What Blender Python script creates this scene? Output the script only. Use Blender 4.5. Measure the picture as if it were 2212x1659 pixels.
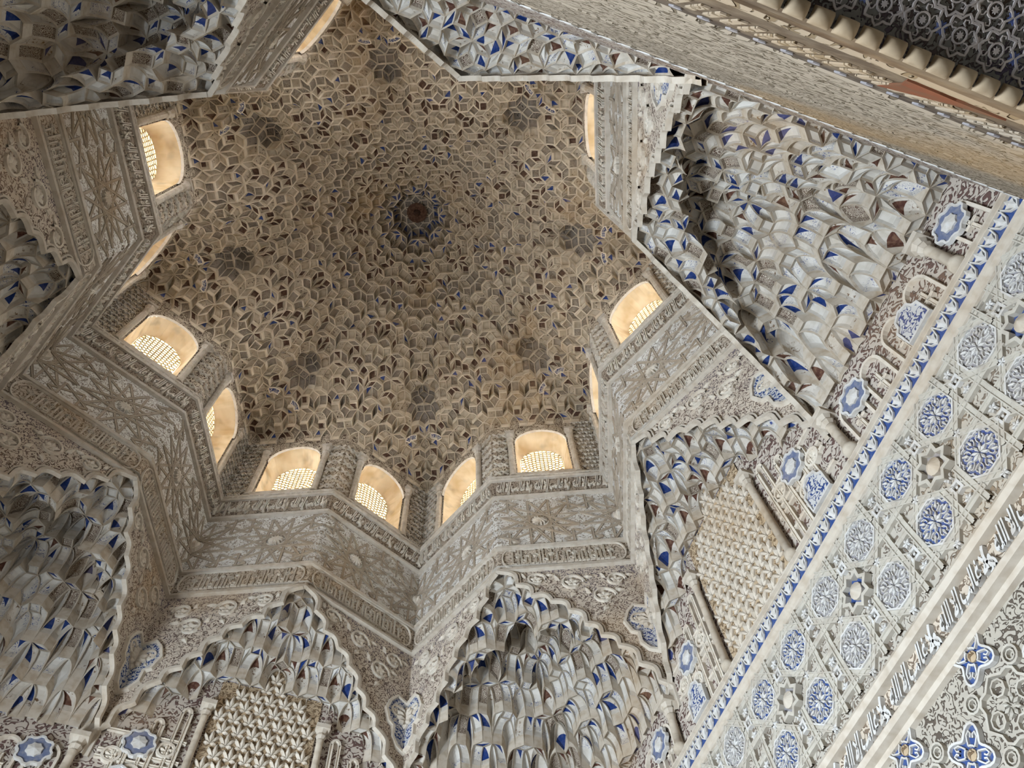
import bpy, math, random
import numpy as np
from mathutils import Matrix, Vector

# ------------------------------------------------------------------ scale
S = 3.4                       # metres per star radius; plan units below are star radii
ZC = 2.5514                   # sill of the drum windows above the camera, in star radii
Z0 = S * ZC + 1.6             # sill height above the floor
RI = 0.76537                  # inner corner radius of the {8/2} star
LF = 0.41421                  # facet length
AW = 0.92388                  # wall distance from the centre
ZFLOOR = -Z0 / S
rad = math.radians
C22, S22 = math.cos(rad(22.5)), math.sin(rad(22.5))

for o in list(bpy.data.objects):
    bpy.data.objects.remove(o)
sc = bpy.context.scene
COL = sc.collection

# ------------------------------------------------------------------ camera
cam = bpy.data.cameras.new('camera')
cam.sensor_width = 36.0
cam.lens = 1753.85 / 2212 * 36
cam.clip_start = 0.02
cam.clip_end = 200
co = bpy.data.objects.new('camera', cam)
COL.objects.link(co)
RM = np.array([[-0.99731227, -0.05587953, -0.04738896],
               [0.07019888, -0.91400138, -0.39959179],
               [-0.02098457, -0.40184444, 0.91546747]])
mw = Matrix.Identity(4)
for i in range(3):
    mw[i][0] = RM[0][i]; mw[i][1] = -RM[1][i]; mw[i][2] = -RM[2][i]
mw[0][3] = -0.32163521 * S; mw[1][3] = 0.804506 * S; mw[2][3] = -2.55135601 * S + Z0
co.matrix_world = mw
sc.camera = co

# ------------------------------------------------------------------ view, world, lights
sc.view_settings.view_transform = 'Standard'
sc.view_settings.look = 'None'
sc.view_settings.exposure = 0.75
sc.view_settings.gamma = 1.0
sc.view_settings.use_curve_mapping = False

sc.cycles.max_bounces = 4; sc.cycles.diffuse_bounces = 3; sc.cycles.glossy_bounces = 1
sc.cycles.adaptive_threshold = 0.2

world = bpy.data.worlds.new('sky')
sc.world = world
world.use_nodes = True
bg = world.node_tree.nodes['Background']
bg.inputs[0].default_value = (0.86, 0.93, 1.0, 1)
bg.inputs[1].default_value = 12.0

def area(name, loc, look, sx, sy, power, col):
    l = bpy.data.lights.new(name, 'AREA'); l.shape = 'RECTANGLE'
    l.size = sx; l.size_y = sy; l.energy = power; l.color = col
    o = bpy.data.objects.new(name, l); COL.objects.link(o)
    o.location = loc
    o.rotation_euler = (Vector(look) - Vector(loc)).to_track_quat('-Z', 'Y').to_euler()
    return o

def wallpt(phi, dist, u, z):
    """a point at distance dist along the wall normal phi, u along the wall, z in star radii"""
    c, s = math.cos(rad(phi)), math.sin(rad(phi))
    return (S * (dist * c - u * s), S * (dist * s + u * c), S * z + Z0)

PHI_A, PHI_B, PHI_C, PHI_D = 202.5, 112.5, 292.5, 22.5
# cool daylight from the left alcove, and a weak warm fill added in the right one;
# both lamps hang inside alcoves closed at the back
area('daylight_alcove_left', wallpt(PHI_D, 1.10, 0, -2.36), wallpt(PHI_A, .9, 0, -1.1), 2.7, 1.5, 560, (0.78, 0.89, 1.0))
area('warm_fill_alcove_right', wallpt(PHI_A, 1.30, 0, -2.35), wallpt(PHI_A, .2, 0, -3.0), 2.4, 1.0, 50, (1.0, 0.86, 0.68))
sun = bpy.data.lights.new('sun', 'SUN'); sun.energy = 16.0; sun.angle = 0.01; sun.color = (1, 0.93, 0.8)
so = bpy.data.objects.new('sun', sun); COL.objects.link(so)
so.rotation_euler = Vector((0.3903, -0.3096, 0.867)).to_track_quat('Z', 'Y').to_euler()

# ------------------------------------------------------------------ materials
MATS = {}
def newmat(name):
    m = bpy.data.materials.new(name); m.use_nodes = True
    nt = m.node_tree
    nt.nodes.remove(nt.nodes['Principled BSDF'])
    b = nt.nodes.new('ShaderNodeBsdfDiffuse')
    nt.links.new(b.outputs[0], nt.nodes['Material Output'].inputs[0])
    MATS[name] = m
    return m, nt, b
def N(nt, typ, **kw):
    n = nt.nodes.new('ShaderNode' + typ)
    for k, v in kw.items():
        if k.startswith('i_'):
            key = k[2:]
            n.inputs[int(key) if key.isdigit() else key.replace('_', ' ')].default_value = v
        else:
            setattr(n, k, v)
    return n
def L(nt, a, b): nt.links.new(a, b)
def c4(c): return (c[0], c[1], c[2], 1)
def mixc(nt, fac, a, b, mode='MIX'):
    n = N(nt, 'Mix', data_type='RGBA', blend_type=mode)
    if isinstance(fac, (int, float)): n.inputs[0].default_value = fac
    else: L(nt, fac, n.inputs[0])
    for idx, v in ((6, a), (7, b)):
        if isinstance(v, tuple): n.inputs[idx].default_value = c4(v)
        else: L(nt, v, n.inputs[idx])
    return n.outputs[2]
def mrange(nt, v, a, b, c=0.0, d=1.0):
    n = N(nt, 'MapRange', interpolation_type='SMOOTHSTEP', i_1=a, i_2=b, i_3=c, i_4=d)
    L(nt, v, n.inputs[0]); return n.outputs[0]
def math_(nt, op, a, b=None):
    n = N(nt, 'Math', operation=op)
    for i, v in enumerate((a, b)):
        if v is None: continue
        if isinstance(v, (int, float)): n.inputs[i].default_value = v
        else: L(nt, v, n.inputs[i])
    return n.outputs[0]
def noise(nt, vec, scale, detail=2.0, dist=0.0, rough=0.5):
    n = N(nt, 'TexNoise', i_Scale=scale, i_Detail=detail, i_Distortion=dist, i_Roughness=rough)
    L(nt, vec, n.inputs['Vector']); return n.outputs['Fac']
def worldpos(nt): return N(nt, 'NewGeometry').outputs['Position']
def uvco(nt): return N(nt, 'TexCoord').outputs['UV']

def weather(nt, colour, amount=0.5, stain=(0.42, 0.27, 0.13), grime=(0.20, 0.16, 0.12)):
    """water stains and grime of irregular shape"""
    p = worldpos(nt)
    f1 = mrange(nt, noise(nt, p, 0.75, 2.0, 0.4), 0.52, 0.74, 0, amount)
    c = mixc(nt, f1, colour, stain)
    f2 = mrange(nt, noise(nt, p, 5.0, 2.0, 0.2), 0.55, 0.8, 0, amount * 0.6)
    return mixc(nt, f2, c, grime)

def plaster(name, col, var=(0.5, 0.42, 0.33), amount=0.4, bump=0.0, scale=14.0, stain=(0.42, 0.27, 0.13)):
    m, nt, b = newmat(name)
    p = worldpos(nt)
    f = mrange(nt, noise(nt, p, scale, 2.0, 0.3), 0.35, 0.75)
    c = mixc(nt, f, tuple(col), tuple(var))
    c = weather(nt, c, amount, stain)
    L(nt, c, b.inputs['Color'])
    if bump < .3: return m
    bp = N(nt, 'Bump', i_Strength=bump, i_Distance=0.01)
    L(nt, noise(nt, p, 40.0, 2.0), bp.inputs['Height']); L(nt, bp.outputs[0], b.inputs['Normal'])
    return m

def arabesque(name, raised, ground, scale=40.0, count=3.0, bump=1.0, dist=0.012, amount=0.4, floret=True,
              width=(0.13, 0.2), tint=None, stain=(0.42, 0.27, 0.13)):
    """carved scrollwork: curling raised lines and florets over a painted ground"""
    m, nt, b = newmat(name)
    uv = uvco(nt)
    n1 = noise(nt, uv, scale, 1.2, 0.7, 0.45)
    v = math_(nt, 'PINGPONG', math_(nt, 'MULTIPLY', n1, count * 2.0), 0.5)
    mask = mrange(nt, v, width[0], width[1])
    if floret:
        n2 = noise(nt, uv, scale * 1.7, 0.6, 0.5)
        lf = mrange(nt, n2, 0.585, 0.63)
        mask = math_(nt, 'MAXIMUM', mask, lf)
    g = tuple(ground)
    if tint:
        tf = mrange(nt, noise(nt, uv, 5.0, 2.0), 0.42, 0.6)
        g = mixc(nt, tf, tuple(ground), tuple(tint))
    c = mixc(nt, mask, g, tuple(raised))
    c = weather(nt, c, amount, stain)
    L(nt, c, b.inputs['Color'])
    bp = N(nt, 'Bump', i_Strength=bump, i_Distance=dist)
    L(nt, mask, bp.inputs['Height']); L(nt, bp.outputs[0], b.inputs['Normal'])
    return m

def cellmat(name, base, ink, kind, amount=0.3, ground=None):
    """painted muqarnas faces; the UV runs over one cell"""
    m, nt, b = newmat(name)
    uv = uvco(nt); p = worldpos(nt)
    f = mrange(nt, noise(nt, p, 9.0, 2.0, 0.3), 0.35, 0.75)
    c = mixc(nt, f, tuple(base), tuple(0.78 * np.array(base) * np.array((1, .96, .9))))
    if kind == 'script':      # brushed blue strokes
        n1 = noise(nt, p, 16.0, 1.0, 1.5)
        v = math_(nt, 'PINGPONG', math_(nt, 'MULTIPLY', n1, 5.0), 0.5)
        mk = math_(nt, 'MULTIPLY', mrange(nt, v, 0.075, 0.045), mrange(nt, noise(nt, p, 5.5, 1.0), 0.50, 0.55))
        c = mixc(nt, mk, c, tuple(ink))
    elif kind == 'ornament':  # small carved panel
        vo = N(nt, 'TexVoronoi', i_Scale=60.0 if ground is None else 42.0); L(nt, p, vo.inputs['Vector'])
        ring = math_(nt, 'PINGPONG', math_(nt, 'MULTIPLY', vo.outputs['Distance'], 3.4), 0.5)
        mk = mrange(nt, ring, 0.20, 0.28)
        c = mixc(nt, mk, tuple(ink), c)
        bp = N(nt, 'Bump', i_Strength=0.7, i_Distance=0.012)
        L(nt, mk, bp.inputs['Height']); L(nt, bp.outputs[0], b.inputs['Normal'])
    elif kind == 'specks':    # worn paint dots
        n1 = noise(nt, p, 42.0, 3.0, 0.4, 0.6)
        mk = math_(nt, 'MULTIPLY', mrange(nt, n1, 0.57, 0.62), mrange(nt, noise(nt, p, 7.0, 2.0), 0.45, 0.6))
        c = mixc(nt, mk, c, tuple(ink))
    c = weather(nt, c, amount)
    L(nt, c, b.inputs['Color'])
    return m

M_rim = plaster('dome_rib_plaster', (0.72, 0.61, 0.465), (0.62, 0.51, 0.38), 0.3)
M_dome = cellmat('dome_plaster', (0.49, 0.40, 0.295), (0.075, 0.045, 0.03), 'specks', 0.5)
M_dome2 = cellmat('dome_ornament', (0.52, 0.44, 0.34), (0.15, 0.10, 0.07), 'ornament')
M_dblue = plaster('dome_blue_paint', (0.03, 0.055, 0.20), (0.10, 0.11, 0.18), 0.3, 0, 30)
M_dbrown = plaster('dome_brown_paint', (0.085, 0.045, 0.03), (0.15, 0.09, 0.065), 0.2, 0, 30)
M_dgrey = cellmat('dome_cupola_grey', (0.30, 0.25, 0.205), (0.04, 0.03, 0.025), 'specks')
M_dfan = arabesque('fan_inscription', (0.50, 0.44, 0.36), (0.025, 0.035, 0.115), 110, 2.2, 0.5, 0.006, 0.2, False, (0.24, 0.30))
M_srim = plaster('squinch_rib_plaster', (0.54, 0.48, 0.40), (0.42, 0.345, 0.26), 0.4)
M_scell = cellmat('squinch_plaster', (0.53, 0.49, 0.435), (0.15, 0.09, 0.05), 'specks', 0.6)
M_script = cellmat('squinch_script', (0.56, 0.535, 0.495), (0.03, 0.055, 0.20), 'script', 0.5)
M_sorn = cellmat('squinch_ornament', (0.50, 0.44, 0.36), (0.13, 0.085, 0.065), 'ornament', 0.3, 1)
M_sblue = plaster('squinch_blue_paint', (0.014, 0.034, 0.135), (0.045, 0.06, 0.15), 0.3, 0, 30)
M_sbrown = plaster('squinch_brown_paint', (0.075, 0.033, 0.025), (0.16, 0.09, 0.06), 0.25, 0, 30)

M_panel = arabesque('star_panel_ground', (0.74, 0.71, 0.66), (0.38, 0.32, 0.26), 66, 2.2, 1.0, 0.010, 0.35)
M_strap = plaster('strap_plaster', (0.40, 0.33, 0.255), (0.47, 0.40, 0.32), 0.3)
M_frieze = arabesque('frieze_ground', (0.36, 0.29, 0.22), (0.14, 0.10, 0.075), 80, 2.0, 0.7, 0.008, 0.3)
M_letter = plaster('letter_plaster', (0.66, 0.60, 0.51), (0.56, 0.48, 0.39), 0.3)
M_band = arabesque('inscription_ground', (0.54, 0.46, 0.37), (0.20, 0.15, 0.11), 66, 2.2, 1.0, 0.010, 0.35)
M_spandrel = arabesque('spandrel_ground', (0.57, 0.49, 0.40), (0.19, 0.135, 0.11), 72, 2.2, 1.0, 0.014, 0.5, True, (0.14, 0.21), (0.19, 0.155, 0.17))
M_surround = arabesque('window_surround_ground', (0.54, 0.45, 0.34), (0.13, 0.09, 0.065), 60, 2.4, 1.0, 0.012, 0.35, False, (0.14, 0.21))
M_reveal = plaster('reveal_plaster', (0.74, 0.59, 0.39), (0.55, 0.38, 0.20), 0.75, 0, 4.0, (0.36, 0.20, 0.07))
M_lattice = plaster('lattice_plaster', (0.50, 0.36, 0.19), (0.42, 0.29, 0.15), 0.2)
M_stone = plaster('column_marble', (0.54, 0.47, 0.38), (0.42, 0.35, 0.27), 0.35)
M_mould = plaster('moulding_plaster', (0.56, 0.50, 0.42), (0.46, 0.39, 0.31), 0.35)

M_wall = arabesque('wall_ground', (0.46, 0.42, 0.36), (0.20, 0.16, 0.125), 60, 2.2, 1.0, 0.012, 0.25)
M_wstrap = plaster('wall_strap', (0.50, 0.465, 0.40), (0.42, 0.375, 0.315), 0.08)
M_white = plaster('relief_white', (0.60, 0.585, 0.56), (0.50, 0.465, 0.42), 0.15)
M_wblue = plaster('medallion_blue', (0.035, 0.07, 0.22), (0.09, 0.12, 0.23), 0.1, 0, 30)
M_wgrey = plaster('medallion_grey', (0.26, 0.25, 0.265), (0.33, 0.305, 0.295), 0.2, 0, 30)
M_fleur = arabesque('leaf_panel_ground', (0.46, 0.35, 0.23), (0.20, 0.135, 0.08), 60, 2.2, 1.0, 0.012, 0.35)
M_niche = arabesque('niche_ground', (0.48, 0.42, 0.36), (0.13, 0.08, 0.07), 50, 2.2, 1.0, 0.014, 0.3, True, (0.16, 0.23))
M_field = arabesque('lower_field_ground', (0.42, 0.38, 0.32), (0.11, 0.088, 0.07), 74, 2.2, 1.0, 0.012, 0.15)
M_shield = arabesque('shield_ground', (0.52, 0.51, 0.50), (0.035, 0.065, 0.20), 70, 2.2, 0.8, 0.010, 0.15, False)
M_plain = plaster('plain_wall_plaster', (0.50, 0.46, 0.40), (0.42, 0.37, 0.31), 0.3)
M_old = arabesque('weathered_band', (0.34, 0.285, 0.22), (0.15, 0.12, 0.085), 55, 2.2, 1.0, 0.012, 0.55)
M_old2 = plaster('corbel_plaster', (0.30, 0.25, 0.185), (0.20, 0.16, 0.115), 0.4, 0, 30.0)
M_palm = plaster('palmette_plaster', (0.60, 0.535, 0.45), (0.50, 0.425, 0.335), 0.3)
M_ros = plaster('rosette_blue_grey', (0.13, 0.155, 0.25), (0.22, 0.23, 0.28), 0.2, 0, 30)
M_dark = plaster('dark_band', (0.075, 0.058, 0.047), (0.15, 0.12, 0.09), 0.3, 0.3, 16.0)
M_red = plaster('red_paint', (0.17, 0.05, 0.03), (0.12, 0.06, 0.04), 0.2, 0, 12.0)
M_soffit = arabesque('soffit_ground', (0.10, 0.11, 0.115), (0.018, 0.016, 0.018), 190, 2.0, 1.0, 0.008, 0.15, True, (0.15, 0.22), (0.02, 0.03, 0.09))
M_floor = plaster('floor_marble', (0.24, 0.22, 0.19), (0.20, 0.18, 0.15), 0.15, 0, 2.0)

# ------------------------------------------------------------------ mesh helpers
class MB:
    def __init__(s): s.v = []; s.f = []; s.m = []; s.uv = []
    def add(s, vs, fs, mat=0, uvs=None):
        o = len(s.v); s.v.extend(vs)
        if uvs is None: uvs = [(p[0] + 0.7 * p[1], p[2]) for p in vs]
        for k, f in enumerate(fs):
            s.f.append([i + o for i in f]); s.m.append(mat if isinstance(mat, int) else mat[k])
            s.uv.append([uvs[i] for i in f])
    def mesh(s, name, mats, smooth=False):
        me = bpy.data.meshes.new(name)
        me.from_pydata([(S * p[0], S * p[1], S * p[2] + Z0) for p in s.v], [], s.f)
        for m in mats: me.materials.append(m)
        me.polygons.foreach_set('material_index', s.m)
        ul = me.uv_layers.new(name='UVMap')
        ul.data.foreach_set('uv', [c for f in s.uv for p in f for c in p])
        if smooth: me.polygons.foreach_set('use_smooth', [True] * len(s.f))
        me.update()
        return me
    def build(s, name, mats, parent=None, rot=0.0, smooth=False):
        if not isinstance(mats, (list, tuple)): mats = [mats]
        return link(name, s.mesh(name, mats, smooth), parent, rot)
def link(name, me, parent=None, rot=0.0):
    o = bpy.data.objects.new(name, me); COL.objects.link(o)
    if parent is not None: o.parent = parent
    o.rotation_euler[2] = rot
    return o
def root(name, label, cat, kind=None, group=None, rot=0.0):
    o = bpy.data.objects.new(name, None); COL.objects.link(o); o.empty_display_size = 0.1
    o.rotation_euler[2] = rot
    o['label'] = label; o['category'] = cat
    if kind: o['kind'] = kind
    if group: o['group'] = group
    return o

class Frame:
    """local plane: x along, y up (star radii), d out into the room"""
    def __init__(s, org, ex, nrm):
        s.o = np.array(org, float); s.e = np.array(ex, float); s.n = np.array(nrm, float)
    def __call__(s, x, y, d=0.0):
        p = s.o + s.e * x + s.n * d
        return (p[0], p[1], y)
def facet_frame(h):
    return Frame((RI, 0, 0), (S22, C22 * h, 0), (-C22, S22 * h, 0))
FF = {1: facet_frame(1), -1: facet_frame(-1)}
WALLF = Frame((AW, 0, 0), (0, 1, 0), (-1, 0, 0))      # wall plane in its own frame (normal along +x)

def rect(mb, fr, x0, x1, y0, y1, d=0.0, mat=0, nx=1):
    for i in range(nx):
        a = x0 + (x1 - x0) * i / nx; b = x0 + (x1 - x0) * (i + 1) / nx
        mb.add([fr(a, y0, d), fr(b, y0, d), fr(b, y1, d), fr(a, y1, d)], [(0, 1, 2, 3)], mat, [(a, y0), (b, y0), (b, y1), (a, y1)])
def box(mb, fr, x0, x1, y0, y1, d0, d1, mat=0):
    vs = [fr(x, y, d) for d in (d0, d1) for x, y in ((x0, y0), (x1, y0), (x1, y1), (x0, y1))]
    uv = [(x, y + d) for d in (d0, d1) for x, y in ((x0, y0), (x1, y0), (x1, y1), (x0, y1))]
    mb.add(vs, [(4, 5, 6, 7), (0, 1, 5, 4), (1, 2, 6, 5), (2, 3, 7, 6), (3, 0, 4, 7)], mat, uv)
def strip_profile(mb, fr, x0, x1, prof, mat=0, mitre=False):
    """extrude a profile [(y,d)...] along x, mitred at the star's inner and outer corners"""
    vs = []; uv = []
    for x, mk in ((x0, -.41421), (x1, -1.0)):
        acc = 0
        for k, (y, d) in enumerate(prof):
            if k: acc += math.hypot(y - prof[k - 1][0], d - prof[k - 1][1])
            xx = x + (mk * d if mitre else 0)
            vs.append(fr(xx, y, d)); uv.append((xx, acc))
    n = len(prof)
    mb.add(vs, [(i, i + 1, n + i + 1, n + i) for i in range(n - 1)], mat, uv)
def strap(mb, fr, a, b, w, h, d0=0.0, mat=0):
    """raised band with grooved top from a to b"""
    ax, ay = a; bx, by = b
    l = math.hypot(bx - ax, by - ay)
    if l < 1e-6: return
    px, py = -(by - ay) / l, (bx - ax) / l
    prof = ((-w, 0), (-w, h), (-w * .62, h), (-w * .5, h * .72), (w * .5, h * .72), (w * .62, h), (w, h), (w, 0))
    vs = [fr(x + px * o, y + py * o, d0 + d) for x, y in (a, b) for o, d in prof]
    uv = [(x + px * o, y + py * o) for x, y in (a, b) for o, d in prof]
    n = len(prof)
    mb.add(vs, [(i, i + 1, n + i + 1, n + i) for i in range(n - 1)], mat, uv)
def clip(a, b, x0, x1, y0, y1):
    t0, t1 = 0.0, 1.0; dx, dy = b[0] - a[0], b[1] - a[1]
    for p, q in ((-dx, a[0] - x0), (dx, x1 - a[0]), (-dy, a[1] - y0), (dy, y1 - a[1])):
        if abs(p) < 1e-12:
            if q < 0: return None
        else:
            r = q / p
            if p < 0: t0 = max(t0, r)
            else: t1 = min(t1, r)
    if t0 >= t1: return None
    return (a[0] + dx * t0, a[1] + dy * t0), (a[0] + dx * t1, a[1] + dy * t1)
def poly_plate(mb, fr, pts, d0, d1, mat=0, side=None, bulge=0.0):
    """extruded star-shaped polygon, fan top with optional raised centre"""
    n = len(pts); cx = sum(p[0] for p in pts) / n; cy = sum(p[1] for p in pts) / n
    vs = [fr(x, y, d0) for x, y in pts] + [fr(x, y, d1) for x, y in pts] + [fr(cx, cy, d1 + bulge)]
    uv = list(pts) + list(pts) + [(cx, cy)]
    fs = []; ms = []
    for i in range(n):
        j = (i + 1) % n
        fs.append((i, j, n + j, n + i)); ms.append(mat if side is None else side)
        fs.append((n + i, n + j, 2 * n)); ms.append(mat)
    mb.add(vs, fs, ms, uv)
def ring_plate(mb, fr, outer, inner, d0, d1, mat=0):
    n = len(outer)
    vs = [fr(x, y, d0) for x, y in outer] + [fr(x, y, d1) for x, y in outer] + [fr(x, y, d1) for x, y in inner] + [fr(x, y, d0) for x, y in inner]
    uv = list(outer) * 2 + list(inner) * 2
    fs = []
    for i in range(n):
        j = (i + 1) % n
        fs += [(i, j, n + j, n + i), (n + i, n + j, 2 * n + j, 2 * n + i), (2 * n + i, 2 * n + j, 3 * n + j, 3 * n + i)]
    mb.add(vs, fs, mat, uv)
def ribbon(mb, fr, pts, w, h, d0=0.0, mat=0, closed=False, taper=False):
    """raised line of width 2w along a polyline"""
    n = len(pts); vs = []; uv = []
    for i, (x, y) in enumerate(pts):
        a = pts[i - 1] if (i > 0 or closed) else pts[i]; b = pts[(i + 1) % n] if (i < n - 1 or closed) else pts[i]
        tx, ty = b[0] - a[0], b[1] - a[1]; l = math.hypot(tx, ty) or 1
        px, py = -ty / l, tx / l
        ww = w * (0.35 + 0.65 * math.sin(math.pi * min(1, max(0, (i + .5) / n)))) if taper else w
        for o, d in ((-ww, 0), (-ww * .8, h), (ww * .8, h), (ww, 0)):
            vs.append(fr(x + px * o, y + py * o, d0 + d)); uv.append((x + px * o, y + py * o))
    fs = []
    for i in range(n if closed else n - 1):
        a = 4 * i; b = 4 * ((i + 1) % n)
        fs += [(a + k, a + k + 1, b + k + 1, b + k) for k in range(3)]
    mb.add(vs, fs, mat, uv)
def circ(cx, cy, r, n=12, a0=0.0, f=None):
    return [(cx + (r if f is None else r * f(k)) * math.cos(a0 + 2 * math.pi * k / n), cy + (r if f is None else r * f(k)) * math.sin(a0 + 2 * math.pi * k / n)) for k in range(n)]
def lathe(mb, fr, x, d, prof, n=10, mat=0):
    """turned shaft standing at x, d with profile [(y, r)]"""
    vs = []; uv = []
    prof = [(prof[0][0], .0004)] + list(prof) + [(prof[-1][0], .0004)]
    for y, r in prof:
        for k in range(n):
            a = 2 * math.pi * k / n
            vs.append(fr(x + r * math.cos(a), y, d + r * math.sin(a))); uv.append((r * 6.28 * k / n, y))
    fs = [(i * n + k, i * n + (k + 1) % n, (i + 1) * n + (k + 1) % n, (i + 1) * n + k) for i in range(len(prof) - 1) for k in range(n)]
    mb.add(vs, fs, mat, uv)

# ------------------------------------------------------------------ lettering
def phrase_mesh():
    cu = bpy.data.curves.new('phrase', 'FONT')
    cu.body = '\uFEEA\uFEE0\uFEDF\uFE8D \uFEFB\uFE87 \uFE90\uFEDF\uFE8E\uFECF \uFEFB\uFEED'
    cu.resolution_u = 2; cu.extrude = 0.1; cu.space_character = 0.97; cu.space_word = 0.45; cu.offset = 0.02
    ob = bpy.data.objects.new('phrase', cu); COL.objects.link(ob)
    me = bpy.data.meshes.new_from_object(ob.evaluated_get(bpy.context.evaluated_depsgraph_get()))
    v = np.array([tuple(p.co) for p in me.vertices]); f = [tuple(p.vertices) for p in me.polygons]
    bpy.data.objects.remove(ob); bpy.data.curves.remove(cu); bpy.data.meshes.remove(me)
    v[:, 0] = (v[:, 0] - v[:, 0].min()) / np.ptp(v[:, 0])
    v[:, 1] = (v[:, 1] - v[:, 1].min()) / np.ptp(v[:, 1])
    v[:, 2] = (v[:, 2] > 0)
    return v, f
PHRASE = phrase_mesh()
def letters(mb, fr, x0, x1, y0, y1, d0, h, flip, slope=0.0, lean=0.0):
    v, f = PHRASE
    vs = []; uv = []
    for a, b, c in v:
        a2 = min(1, max(0, a)) + lean * (b - .4)
        x = (x1 - a2 * (x1 - x0)) if flip else (x0 + a2 * (x1 - x0))
        y = y0 + b * (y1 - y0)
        vs.append(fr(x, y, d0 + c * h + slope * (y1 - y))); uv.append((x, y))
    mb.add(vs, f, 0, uv)

# ------------------------------------------------------------------ drum: sixteen facets of the star
ARCH = [(0, -.53), (.045, -.60), (.09, -.655), (.145, -.685), (.19, -.73), (.225, -.79), (.265, -.84), (.305, -.885), (.34, -.955), (.38, -1.02), (LF, -1.11)]
def zarch(s): return float(np.interp(s, [a for a, b in ARCH], [b for a, b in ARCH]))
def arch_curve():
    out = []
    for (a, za), (b, zb) in zip(ARCH[:-1], ARCH[1:]):
        l = math.hypot(b - a, zb - za); nx, nz = -(zb - za) / l, (b - a) / l
        for k in range(8):
            t = k / 8; bl = 0.30 * l * math.sin(math.pi * t)
            out.append([a + (b - a) * t + nx * bl, za + (zb - za) * t + nz * bl])
    out.append([LF, -1.11])
    out = np.array(out); out[:, 0] = np.clip(np.maximum.accumulate(out[:, 0]), 0, LF)
    return [tuple(p) for p in out]
ACURVE = arch_curve()
Z_SILL, Z_CAL, Z_PAN, Z_INS = 0.0, -0.105, -0.412, -0.522
WS, WH, WB, WSP = 0.1925, 0.1025, 0.045, 0.2875       # window centre, half width, sill, springing

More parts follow.
